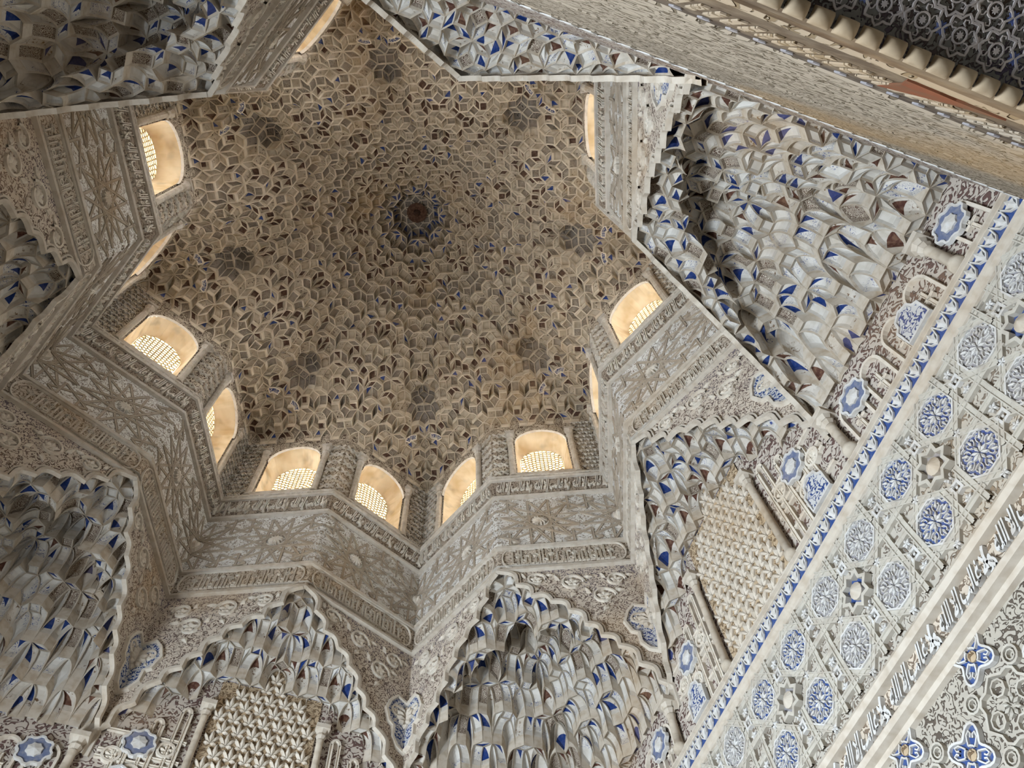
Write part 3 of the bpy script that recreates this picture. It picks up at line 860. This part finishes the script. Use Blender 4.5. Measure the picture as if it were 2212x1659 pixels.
for kind, edge, ctr in (('mid', .0275, .845), ('corner', .0280, 1.03)):
    cl = squinch(kind, edge, ctr)
    def size(t):
        P, Zs = t[0], t[1]
        return -(abs((P[2][0] - P[0][0]) * (P[3][1] - P[1][1]) - (P[2][1] - P[0][1]) * (P[3][0] - P[1][0])) / 2 + .5 * edge * (max(Zs) - min(Zs)))
    cl.sort(key=size)
    ml = []; rest = MB()
    for n, (P, Zs, sq, rn, cx, cy) in enumerate(cl):
        mb = MB() if n < 300 else rest
        muq_cell(mb, P, Zs, .011 if sq else .008, (.8, 0), sq_style(sq, rn))
        if n < 300: ml.append(mb.mesh('muqarnas_cell', sq_mats))
    SQM[kind] = (ml, rest.mesh('muqarnas_cells', sq_mats) if rest.v else None)
def colonnette_mesh(u, y0, y1, r):
    mb = MB(); lathe(mb, WALLF, u, .014, [(y0, r * 1.5), (y0 + .012, r * 1.6), (y0 + .018, r), (y1 - .04, r * .95), (y1 - .036, r * 1.15), (y1 - .033, r)])
    m2 = MB(); lathe(m2, WALLF, u, .014, [(y1 - .033, r), (y1 - .022, r * 1.5), (y1 - .014, r * 1.25), (y1 - .004, r * 1.8)], 8)
    box(m2, WALLF, u - r * 2, u + r * 2, y1 - .004, y1 + .010, -.002, .014 + r * 2)
    return mb.mesh('colonnette', [M_stone], True), m2.mesh('capital', [M_mould])
COLM = [colonnette_mesh(u, -1.213, -.90, .0095) for u in (-.152, .152)]
COLK = [colonnette_mesh(u, -1.213, -1.075, .011) for u in (.405, -.405, .79, -.79)]
SLAB = ['shallow muqarnas squinch at the left edge, beneath the upper left window',
        'dark muqarnas squinch in the top left corner of the picture',
        'beige muqarnas squinch at the top, beside the long weathered band',
        'large blue and white muqarnas squinch at right, filling the corner under the weathered band',
        'muqarnas squinch on the right wall, framing a pale leaf panel with two colonnettes',
        'deep blue and white muqarnas squinch at bottom centre, right of the folded shield',
        'muqarnas squinch at bottom left, framing a brown leaf panel between colonnettes',
        'shadowed muqarnas squinch filling the lower left corner of the picture']
SQ = []
for j, phi in enumerate(BAYS):
    kind = 'mid' if j % 2 == 0 else 'corner'
    t = root('muqarnas_squinch', SLAB[j], 'squinch', None, 'squinches under the star drum', rad(phi))
    SQ.append(t)
    for me in SQM[kind][0]: link('muqarnas_cell', me, t)
    if SQM[kind][1]:
        ro = link('muqarnas_cells', SQM[kind][1], t); ro['kind'] = 'stuff'
    mb = MB(); kx = AW if kind == 'mid' else 1.3066  # unseen slab added above the squinch to block sky leaks
    mb.add([(RI - .01, 0, -.50), (AW + .01, .40, -.50), (kx + .02, .02, -.50), (kx + .02, -.02, -.50), (AW + .01, -.40, -.50)], [(0, 1, 2, 3, 4)])
    mb.build('sky_seal_slab', M_plain, t)
    if kind == 'mid' and j != 2:
        for a, b in COLM:
            p = link('colonnette', a, t); link('capital', b, p)

# ------------------------------------------------------------------ walls
ZB = -1.215                                              # foot of the squinch zone
wall_right = root('wall_right', 'right wall with interlaced strapwork, blue medallions and a cursive cornice', 'wall', 'structure', None, rad(PHI_A))
wall_near = root('wall_near', 'entrance wall at top right with long weathered bands and scalloped arch lip', 'wall', 'structure', None, rad(PHI_B))
wall_far = root('wall_far', 'far wall at the bottom with carved niches below the squinches', 'wall', 'structure', None, rad(PHI_C))
wall_left = root('wall_left', 'left wall with carved niches, mostly outside the picture', 'wall', 'structure', None, rad(PHI_D))
WALLS = {'A': wall_right, 'B': wall_near, 'C': wall_far, 'D': wall_left}

def palmette(mb, fr, x, y, s, d=.0):
    """split palm leaf: a middle blade with two curled side lobes"""
    def P(pts): return [(x + a * s, y + b * s) for a, b in pts]
    poly_plate(mb, fr, P([(0, -.5), (.16, -.1), (.11, .28), (0, .55), (-.11, .28), (-.16, -.1)]), d, d + .006, 0, None, .006)
    for g in (-1, 1):
        poly_plate(mb, fr, P([(g * .04, -.45), (g * .30, -.30), (g * .52, .02), (g * .50, .24), (g * .36, .12), (g * .20, -.05)]), d, d + .005, 0, None, .006)
        poly_plate(mb, fr, P([(g * .02, -.5), (g * .22, -.62), (g * .42, -.52), (g * .36, -.38), (g * .15, -.36)]), d, d + .004, 0, None, .004)
mb = MB(); rect(mb, WALLF, -AW - .01, AW + .01, ZB, -.48, 0, 0, 8)
ME_upper = mb.mesh('niche_zone', [M_niche])
mb = MB(); rect(mb, WALLF, -.138, .138, ZB + .002, -.70, .004)
ME_leafpanel = mb.mesh('leaf_panel', [M_fleur])
mb = MB(); palmette(mb, Frame((0, 0, 0), (0, 1, 0), (-1, 0, 0)), 0, 0, .038)
for k, p in enumerate(mb.v): mb.v[k] = (p[0], p[1], p[2] - Z0 / S)       # mesh around its own origin
ME_palm = mb.mesh('palmette', [M_palm])
def tracery():
    mb = MB()
    for g in (-1, 1):
        for base, top in ((.185, -.93), (.24, -.98), (.295, -1.04)):
            strap(mb, WALLF, (g * base, ZB + .01), (g * base, top), .005, .010)
            strap(mb, WALLF, (g * (base + .022), ZB + .01), (g * (base + .022), top), .004, .009)
            ribbon(mb, WALLF, [(g * (base + .011 + .011 * math.cos(t)), top + .016 * math.sin(t)) for t in np.linspace(0, math.pi, 9)], .004, .009)
        for yy in (-1.02, -1.08, -1.10, -1.16):
            strap(mb, WALLF, (g * .17, yy), (g * .36, yy), .004, .008)
        for cx, cy in ((.21, -1.05), (.27, -1.13), (.325, -1.09)):
            ribbon(mb, WALLF, circ(g * cx, cy, .020, 14), .004, .010, 0, 0, True)
            for k in range(5):
                a = 1.257 * k + .3
                poly_plate(mb, WALLF, [(g * cx, cy), (g * cx + .012 * math.cos(a - .5), cy + .012 * math.sin(a - .5)), (g * cx + .019 * math.cos(a), cy + .019 * math.sin(a)), (g * cx + .012 * math.cos(a + .5), cy + .012 * math.sin(a + .5))], 0, .006, 0, None, .004)
        for cx in (.46, .545, .63, .715, .86):           # arched little niches beside the corner squinch
            w = .030
            pts = [(g * (cx - w), ZB + .004), (g * (cx - w), -1.13)] + [(g * (cx - w * math.cos(t)), -1.13 + w * 1.2 * math.sin(t)) for t in np.linspace(0, math.pi, 11)] + [(g * (cx + w), -1.13), (g * (cx + w), ZB + .004)]
            ribbon(mb, WALLF, pts, .004, .010)
            strap(mb, WALLF, (g * (cx - w * .5), -1.17), (g * (cx + w * .5), -1.17), .004, .008)
            strap(mb, WALLF, (g * cx, ZB + .01), (g * cx, -1.14), .004, .008)
    return mb.mesh('tracery', [M_letter])
ME_trac = tracery()
def rosette_mesh():
    F0 = Frame((0, 0, 0), (0, 1, 0), (-1, 0, 0)); off = -Z0 / S
    a = MB(); poly_plate(a, F0, circ(0, 0, .036, 32, 0, lambda k: 1 if k % 4 < 2 else .86), 0, .006)
    b = MB(); poly_plate(b, F0, circ(0, 0, .019, 16, 0, lambda k: 1 if k % 2 else .85), .006, .010, 0, None, .004)
    ribbon(b, F0, circ(0, 0, .039, 32, 0, lambda k: 1 if k % 4 < 2 else .87), .003, .009, 0, 0, True)
    for q in (a, b): q.v = [(p[0], p[1], p[2] + off) for p in q.v]
    return a.mesh('rosette', [M_ros]), b.mesh('rosette_heart', [M_white])
ROS = rosette_mesh()
def plate_mesh():
    F0 = Frame((0, 0, 0), (0, 1, 0), (-1, 0, 0)); off = -Z0 / S
    pts = [(-.034, -.036), (.034, -.036), (.034, .010), (.024, .018), (.020, .034), (0, .044), (-.020, .034), (-.024, .018), (-.034, .010)]
    a = MB(); poly_plate(a, F0, pts, 0, .005)
    b = MB(); ribbon(b, F0, pts, .0035, .009, 0, 0, True)
    for q in (a, b): q.v = [(p[0], p[1], p[2] + off) for p in q.v]
    return a.mesh('shield_plate', [M_shield]), b.mesh('plate_frame', [M_white])
PLT = plate_mesh()
def place(o, u, z, d=.002, s=1.0):
    """move a mesh made around its own origin to a spot on the wall plane"""
    o.location = (S * (AW - d), S * u, S * z + Z0); o.scale = (s, s, s); return o
for nm, w in WALLS.items():
    link('niche_zone', ME_upper, w)
    if nm == 'B': continue
    link('leaf_panel', ME_leafpanel, w)
    link('tracery', ME_trac, w)
    for a, b in COLK:
        p = link('colonnette', a, w); link('capital', b, p)
    for g in (-1, 1):
        for u, z in ((.847, -1.125), (.484, -1.125), (.275, -1.05)):
            p = place(link('rosette', ROS[0], w), g * u, z, .008); link('rosette_heart', ROS[1], p)
        for u, z in ((.667, -1.165), (.29, -1.165)):
            p = place(link('shield_plate', PLT[0], w), g * u, z, .008); link('plate_frame', PLT[1], p)
    for i, z in enumerate(np.arange(ZB + .03, -.72, .040)):
        for u in (np.arange(-.117, .12, .039) if i % 2 else np.arange(-.0975, .10, .039)):
            if z > -.74 - .9 * abs(u): continue
            place(link('palmette', ME_palm, w), u, z, .004)
# lower wall and its openings, closed by boxes that keep the sky out
def lower_wall(w, zt, op_w, op_z, mat, depth):
    mb = MB()
    rect(mb, WALLF, -AW, -op_w, ZFLOOR, zt, 0, 0, 3); rect(mb, WALLF, op_w, AW, ZFLOOR, zt, 0, 0, 3); rect(mb, WALLF, -op_w, op_w, op_z, zt, 0, 0, 3)
    mb.build('lower_wall', mat, w)
    mb = MB(); d = -depth
    for x in (-op_w, op_w):
        mb.add([WALLF(x, ZFLOOR, 0), WALLF(x, ZFLOOR, d), WALLF(x, op_z, d), WALLF(x, op_z, 0)], [(0, 1, 2, 3)])
    mb.add([WALLF(-op_w, ZFLOOR, d), WALLF(op_w, ZFLOOR, d), WALLF(op_w, op_z, d), WALLF(-op_w, op_z, d)], [(0, 1, 2, 3)])
    mb.build('alcove_walls', M_plain, w)
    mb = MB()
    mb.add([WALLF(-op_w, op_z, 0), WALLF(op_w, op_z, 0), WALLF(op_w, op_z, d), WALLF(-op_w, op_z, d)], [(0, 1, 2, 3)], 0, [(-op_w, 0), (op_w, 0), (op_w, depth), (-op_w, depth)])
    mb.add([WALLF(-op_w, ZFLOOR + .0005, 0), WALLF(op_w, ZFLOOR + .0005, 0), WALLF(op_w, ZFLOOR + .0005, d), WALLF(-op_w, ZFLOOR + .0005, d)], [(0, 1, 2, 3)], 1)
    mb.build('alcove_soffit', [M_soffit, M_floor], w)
lower_wall(wall_far, ZB, .30, -2.30, M_wall, .05)
lower_wall(wall_left, ZB, .45, -1.93, M_wall, .55)
lower_wall(wall_near, -2.09, .45, -2.135, M_dark, .55)
floor = MB(); floor.add([(-1.4, -1.4, ZFLOOR), (1.4, -1.4, ZFLOOR), (1.4, 1.4, ZFLOOR), (-1.4, 1.4, ZFLOOR)], [(0, 1, 2, 3)])
fo = floor.build('floor', M_floor); fo['kind'] = 'structure'; fo['label'] = 'pale marble floor below the picture'; fo['category'] = 'floor'

# ---- right wall: border, strapwork, cornice, lower field
W = wall_right; FR = WALLF
mb = MB(); rect(mb, FR, -AW, AW, -1.263, ZB, .003, 0, 6); blue_border = mb.build('blue_border', M_wblue, W)
def leaf_unit():
    F0 = Frame((0, 0, 0), (0, 1, 0), (-1, 0, 0)); mb = MB(); off = -Z0 / S
    poly_plate(mb, F0, [(0, .018), (.005, .006), (.011, .004), (.006, -.004), (.003, -.016), (-.003, -.016), (-.006, -.004), (-.011, .004), (-.005, .006)], 0, .004, 0, None, .003)
    ribbon(mb, F0, [(-.0155, .018), (-.010, -.008), (0, -.019), (.010, -.008), (.0155, .018)], .0018, .004)
    mb.v = [(p[0], p[1], p[2] + off) for p in mb.v]
    return mb.mesh('border_leaf', [M_white])
ME_bl = leaf_unit()
for k in range(59):
    o = link('border_leaf', ME_bl, blue_border); place(o, -AW + .014 + k * .0314, -1.2385, .004)
mb = MB()
for y0, y1, d in ((-1.2915, -1.263, .010), (-1.222, -1.208, .014)):
    strip_profile(mb, FR, -AW, AW, [(y0, 0), (y0 + .002, d * .6), (y0 + (y1 - y0) * .45, d * .55), (y0 + (y1 - y0) * .55, d), (y1 - .002, d), (y1, 0)])
strip_profile(mb, FR, -AW, AW, [(-1.592, .006), (-1.590, .022), (-1.580, .026), (-1.572, .022), (-1.570, .010), (-1.564, .008), (-1.562, 0)])
strip_profile(mb, FR, -AW, AW, [(-1.668, 0), (-1.666, .010), (-1.658, .012), (-1.655, .024), (-1.647, .028), (-1.640, .022), (-1.640, .006)])
mb.build('moulding', M_mould, W)
mb = MB(); rect(mb, FR, -AW, AW, -1.564, -1.29, .001, 0, 6); strapfield = mb.build('strapwork_field', M_wall, W)
OU, OS, OZ = .100, .1315, (-1.350, -1.481)
straps = []; bosses = []
zm = sum(OZ) / 2
stars = [(OU + OS * (k + .5), zm) for k in range(-9, 9) if k % 2]
def nearstar(p): return any(math.hypot(p[0] - a, p[1] - b) < .055 for a, b in stars)
for k in range(-8, 8):
    u = OU + OS * k
    for zc in OZ:
        for q in range(8):
            a = q * math.pi / 4; ap = .0440
            cx, cy = u + ap * math.cos(a), zc + ap * math.sin(a)
            for sg in (-1, 1):
                tx, ty = -math.sin(a) * sg, math.cos(a) * sg
                ln = .0657 if q % 2 == 0 else .040
                if nearstar((cx + tx * ln, cy + ty * ln)): ln = .026
                straps.append(((cx, cy), (cx + tx * ln, cy + ty * ln)))
        bosses.append((u + OS / 2, zc))
    for zz in (OZ[0] + OS / 2, OZ[1] - OS / 2):
        for t in (-.0217, .0217):
            straps.append(((u + OS / 2 - .034, zz + t), (u + OS / 2 + .034, zz + t)))
mb = MB(); rd = random.Random(3)
for i, (a, b) in enumerate(straps):
    q = clip(a, b, -AW, AW, -1.562, -1.292)
    if q: strap(mb, FR, q[0], q[1], .0062, .0065 + .0003 * (i % 9), .001)
mb.build('strapwork', M_wstrap, strapfield)
mb = MB()
for x, y in bosses:
    if abs(x) > AW - .01: continue
    ring_plate(mb, FR, circ(x, y, .0155, 4, math.pi / 4), circ(x, y, .0085, 4, math.pi / 4), .001, .009, 0)
    poly_plate(mb, FR, circ(x, y, .0085, 4, math.pi / 4), .001, .0035, 1)
    poly_plate(mb, FR, circ(x, y, .0028, 6), .001, .008, 0)
for k in range(-8, 8):
    for x, y in ((OU + OS * k, sum(OZ) / 2), (OU + OS * k, OZ[0] + .058), (OU + OS * k, OZ[1] - .060), (OU + OS * (k + .5), OZ[0] + .030), (OU + OS * (k + .5), OZ[0] - .030), (OU + OS * (k + .5), OZ[1] + .030), (OU + OS * (k + .5), OZ[1] - .030)):
        if abs(x) > AW - .012 or not -1.556 < y < -1.298: continue
        for p in range(5):
            a = 1.2566 * p + .3; r = .0098
            poly_plate(mb, FR, [(x, y), (x + r * .6 * math.cos(a - .5), y + r * .6 * math.sin(a - .5)), (x + r * math.cos(a), y + r * math.sin(a)), (x + r * .6 * math.cos(a + .5), y + r * .6 * math.sin(a + .5))], .001, .006, 0, None, .002)
fl = mb.build('florets', [M_white, M_dark], strapfield); fl['kind'] = 'stuff'
def medallion_mesh():
    F0 = Frame((0, 0, 0), (0, 1, 0), (-1, 0, 0)); off = -Z0 / S; t = math.pi / 8
    g = MB(); poly_plate(g, F0, circ(0, 0, .0415, 8, t), 0, .002)
    b = MB(); ring_plate(b, F0, circ(0, 0, .0440, 8, t), circ(0, 0, .0405, 8, t), 0, .007)
    for k in range(8):
        a = k * math.pi / 4
        def R(pts): return [(x * math.cos(a) - y * math.sin(a), x * math.sin(a) + y * math.cos(a)) for x, y in pts]
        poly_plate(b, F0, R([(.002, 0), (.010, .0028), (.018, 0), (.010, -.0028)]), .002, .006, 0, None, .003)
        poly_plate(b, F0, R([(.022, 0), (.026, .0026), (.035, .001), (.035, -.001), (.026, -.0026)]), .002, .006, 0, None, .002)
        for s in (-1, 1):
            ribbon(b, F0, R([(.017, s * .002), (.021, s * .006), (.026, s * .008), (.030, s * .006), (.029, s * .0038)]), .0010, .004, .002)
            ribbon(b, F0, R([(.031, s * .0135), (.0355, s * .011), (.037, s * .006)]), .0011, .004, .002)
    for q in (g, b): q.v = [(p[0], p[1], p[2] + off) for p in q.v]
    return g.mesh('medallion', [M_wblue]), g.mesh('medallion', [M_wgrey]), b.mesh('flower_relief', [M_white])
MED = medallion_mesh()
for k in range(-7, 7):
    u = OU + OS * k
    if abs(u) > AW - .03: continue
    for zc in OZ:
        p = place(link('medallion', MED[0 if k % 4 in (0, 3) else 1], W), u, zc, .002)
        link('flower_relief', MED[2], p)
def star_mesh():
    F0 = Frame((0, 0, 0), (0, 1, 0), (-1, 0, 0)); off = -Z0 / S
    st = lambda k: 1 if k % 2 == 0 else .72
    a = MB(); poly_plate(a, F0, circ(0, 0, .034, 16, 0, st), 0, .002)
    b = MB(); ring_plate(b, F0, circ(0, 0, .041, 16, 0, st), circ(0, 0, .031, 16, 0, st), 0, .014)
    c = MB(); poly_plate(c, F0, circ(0, 0, .016, 12), .002, .010, 0, None, .010)
    for q in (a, b, c): q.v = [(p[0], p[1], p[2] + off) for p in q.v]
    return a.mesh('star_boss', [M_wgrey]), a.mesh('star_boss', [M_wblue]), b.mesh('star_rim', [M_wstrap]), c.mesh('shell', [M_mould])
STM = star_mesh()
for n, k in enumerate(range(-7, 7, 2)):
    u = OU + OS * (k + .5)
    if abs(u) > AW - .04: continue
    p = place(link('star_boss', STM[1 if k % 4 == 1 else 0], W), u, sum(OZ) / 2, .002)
    link('star_rim', STM[2], p); link('shell', STM[3], p)
# cursive cornice
mb = MB(); strip_profile(mb, FR, -AW, AW, [(-1.646, .024), (-1.640, .010), (-1.628, .005), (-1.59, .008)]); corn = mb.build('calligraphy_cornice', M_band, W)
mb = MB(); letters(mb, FR, 0, .138, -1.640, -1.590, .006, .008, True, 0, .16)
ribbon(mb, FR, [(.146 + .012 * math.sin(3 * t), -1.638 + .046 * t) for t in np.linspace(0, 1, 9)], .003, .009, .007)
ribbon(mb, FR, [(.004 + .008 * math.cos(t), -1.626 + .010 * math.sin(t)) for t in np.linspace(0, 5.2, 11)], .0026, .009, .007)
ME_cal = mb.mesh('cursive_lettering', [M_white])
for k in range(12):
    o = link('cursive_lettering', ME_cal, corn); o.location = (0, S * (-AW + .02 + k * .1505), 0)
# lower field
mb = MB()
op_w, op_z = .40, -2.02
rect(mb, FR, -AW, AW, -1.95, -1.662, .001, 0, 6); lfield = mb.build('lower_field', M_field, W)
lower_wall(wall_right, -1.95, op_w, op_z, M_plain, .55)
def quatre_mesh():
    F0 = Frame((0, 0, 0), (0, 1, 0), (-1, 0, 0)); off = -Z0 / S
    f = lambda k: 1.0 + .30 * math.cos(4 * (2 * math.pi * k / 40 - math.pi / 4))
    a = MB(); poly_plate(a, F0, circ(0, 0, .030, 40, 0, f), 0, .003)
    b = MB(); ribbon(b, F0, circ(0, 0, .0315, 40, 0, f), .0022, .008, 0, 0, True)
    for k in range(4):
        an = math.pi / 4 + k * math.pi / 2
        for s in (-1, 1):
            ribbon(b, F0, [(r * math.cos(an + s * w), r * math.sin(an + s * w)) for r, w in ((.012, .5), (.019, .42), (.026, .36), (.031, .18), (.027, .06), (.022, .12))], .0014, .004, .003)
        ribbon(b, F0, [(.012 * math.cos(an + t), .012 * math.sin(an + t)) for t in (-.5, -.2, .2, .5)], .0016, .004, .003)
    c = MB(); poly_plate(c, F0, circ(0, 0, .0085, 10), .003, .006, 0, None, .003)
    for q in (a, b, c): q.v = [(p[0], p[1], p[2] + off) for p in q.v]
    return a.mesh('quatrefoil', [M_wblue]), b.mesh('curled_relief', [M_white]), c.mesh('flower_heart', [M_fleur])
QM = quatre_mesh()
for r, z in enumerate((-1.680, -1.770, -1.860)):
    for k in range(-6, 6):
        u = .239 + .094 * (r % 2) + .188 * k
        if abs(u) > AW - .05: continue
        p = place(link('quatrefoil', QM[0], lfield), u, z, .002); link('curled_relief', QM[1], p); link('flower_heart', QM[2], p)
mb = MB()
for r, z in enumerate((-1.725, -1.770, -1.815, -1.860, -1.905)):
    for k in range(-11, 11):
        u = .239 + .094 * k + (.047 if r % 2 == 0 else 0)
        if r == 1 and k % 2 or r == 3 and not k % 2: continue
        if abs(u) > AW - .04: continue
        if r % 2 == 0:
            ribbon(mb, FR, circ(u, z, .0125, 12), .0022, .008, 0, 0, True); ribbon(mb, FR, circ(u, z, .007, 8), .0014, .007, 0, 0, True)
        else:
            ribbon(mb, FR, circ(u, z, .046, 28, 0, lambda q: 1 + .09 * math.cos(8 * 2 * math.pi * q / 28)), .0024, .009, 0, 0, True)
            for q in range(4):
                a = q * math.pi / 2
                ribbon(mb, FR, [(u + .030 * math.cos(a) + .012 * math.cos(t), z + .030 * math.sin(a) + .012 * math.sin(t)) for t in np.linspace(0, 6.28, 9)], .0016, .007)
            for q in range(8):
                a = q * math.pi / 4
                palm_r = .016
                poly_plate(mb, FR, [(u + .004 * math.cos(a), z + .004 * math.sin(a)), (u + .011 * math.cos(a - .3), z + .011 * math.sin(a - .3)), (u + palm_r * math.cos(a), z + palm_r * math.sin(a)), (u + .011 * math.cos(a + .3), z + .011 * math.sin(a + .3))], 0, .006, 0, None, .003)
mb.build('ring_relief', M_wstrap, lfield)

# ---- entrance wall: long bands seen at a grazing angle, scalloped lip of the arch
W = wall_near
mb = MB(); rect(mb, FR, -AW, AW, -1.262, ZB, .0005, 0, 6); b1 = mb.build('pale_border', M_old, W)
for k in range(59):
    place(link('border_leaf', ME_bl, b1), -AW + .014 + k * .0314, -1.2385, .001).scale = (.3, 1, 1)
mb = MB(); rect(mb, FR, -AW, AW, -1.94, -1.262, 0, 0, 8); b2 = mb.build('weathered_band', M_old, W)
mb = MB()
for y0, y1, d in ((-1.29, -1.266, .0015), (-1.60, -1.585, .0012), (-1.955, -1.93, .0015), (-2.095, -2.083, .0015)):
    strip_profile(mb, FR, -AW, AW, [(y0, 0), (y0 + .003, d), (y1 - .003, d), (y1, 0)])
mb.build('moulding', M_old, W)
mb = MB(); rect(mb, FR, -AW, AW, -2.11, -1.94, 0, 0, 8); b3 = mb.build('dark_band', M_dark, W)
mb = MB()
for k in range(150):
    u = -AW + .01 + k * .0122
    box(mb, FR, u, u + .006, -2.04, -2.0, .0002, .0014)
mb.build('ribbed_moulding', M_old, b3)
mb = MB()
for k in range(-6, 7):
    u = .262 + k * .30
    poly_plate(mb, FR, [(u - .012, -2.0), (u + .010, -2.05), (u + .032, -2.078), (u + .015, -2.077), (u, -2.075), (u - .012, -2.077), (u - .034, -2.078), (u - .022, -2.05)], .0002, .0018)
mb.build('red_spandrel', M_red, b3)
mb = MB()
for k in range(90):
    u = -AW + .01 + k * .0205
    poly_plate(mb, FR, circ(u, -1.975, .005, 6), .0002, .0012)
mb.build('bead_row', M_wgrey, b3)
class SoffitFrame:
    def __call__(s, x, y, d=0.0): return (AW + y, x, -2.135 - d)
mb = MB(); SF = SoffitFrame(); rs = random.Random(9)
for i in range(26):
    for j in range(4):
        u = -.06 + i * .021 + (.0105 if j % 2 else 0); y = .018 + j * .0155
        ribbon(mb, SF, circ(u, y, .0088, 32, 0, lambda k: 1 + .13 * math.cos(k * math.pi / 2)), .0007, .0009, 0, 0, True)
        ribbon(mb, SF, circ(u, y, .0036, 14), .0005, .0008, 0, 0, True)
        poly_plate(mb, SF, circ(u, y, .0020, 16, 0, lambda k: 1 if k % 2 else .6), 0, .0008, 0)
        for q in range(6):
            a = q * math.pi / 3 + .4
            ribbon(mb, SF, [(u + r * math.cos(a + w), y + r * math.sin(a + w)) for r, w in ((.0042, 0), (.0056, .25), (.0070, .22), (.0074, -.05), (.0064, -.15))], .00035, .0007)
        poly_plate(mb, SF, circ(u + .0105, y, .0034, 16, 0, lambda k: 1 if k % 2 else .62), 0, .0005, 1 if (i + j) % 2 == 0 else 0)
mb.build('knot_relief', [M_wgrey, M_wblue], W)
def scallop():
    """little rounded corbel under the lip of the arch"""
    F0 = Frame((0, 0, 0), (0, 1, 0), (-1, 0, 0)); mb = MB(); off = -Z0 / S
    n = 8; w = .0056; vs = []; uv = []
    prof = [(.0016, .0), (.0016, .55), (.0008, .9), (-.002, 1.0), (-.0052, .9), (-.0066, .5), (-.0068, 0)]
    for d, h in prof:
        for k in range(n + 1):
            a = math.pi * k / n
            vs.append(F0(-w * math.cos(a), -.0062 * h * math.sin(a) ** .6, d)); uv.append((k * .003, d))
    fs = [(i * (n + 1) + k, i * (n + 1) + k + 1, (i + 1) * (n + 1) + k + 1, (i + 1) * (n + 1) + k) for i in range(len(prof) - 1) for k in range(n)]
    mb.add(vs, fs, 0, uv); mb.v = [(p[0], p[1], p[2] + off) for p in mb.v]
    return mb.mesh('scallop', [M_old2], True)
ME_sc = scallop()
for k in range(67):
    u = -.44 + k * .0133
    place(link('scallop', ME_sc, W), u, -2.1345, 0.0)
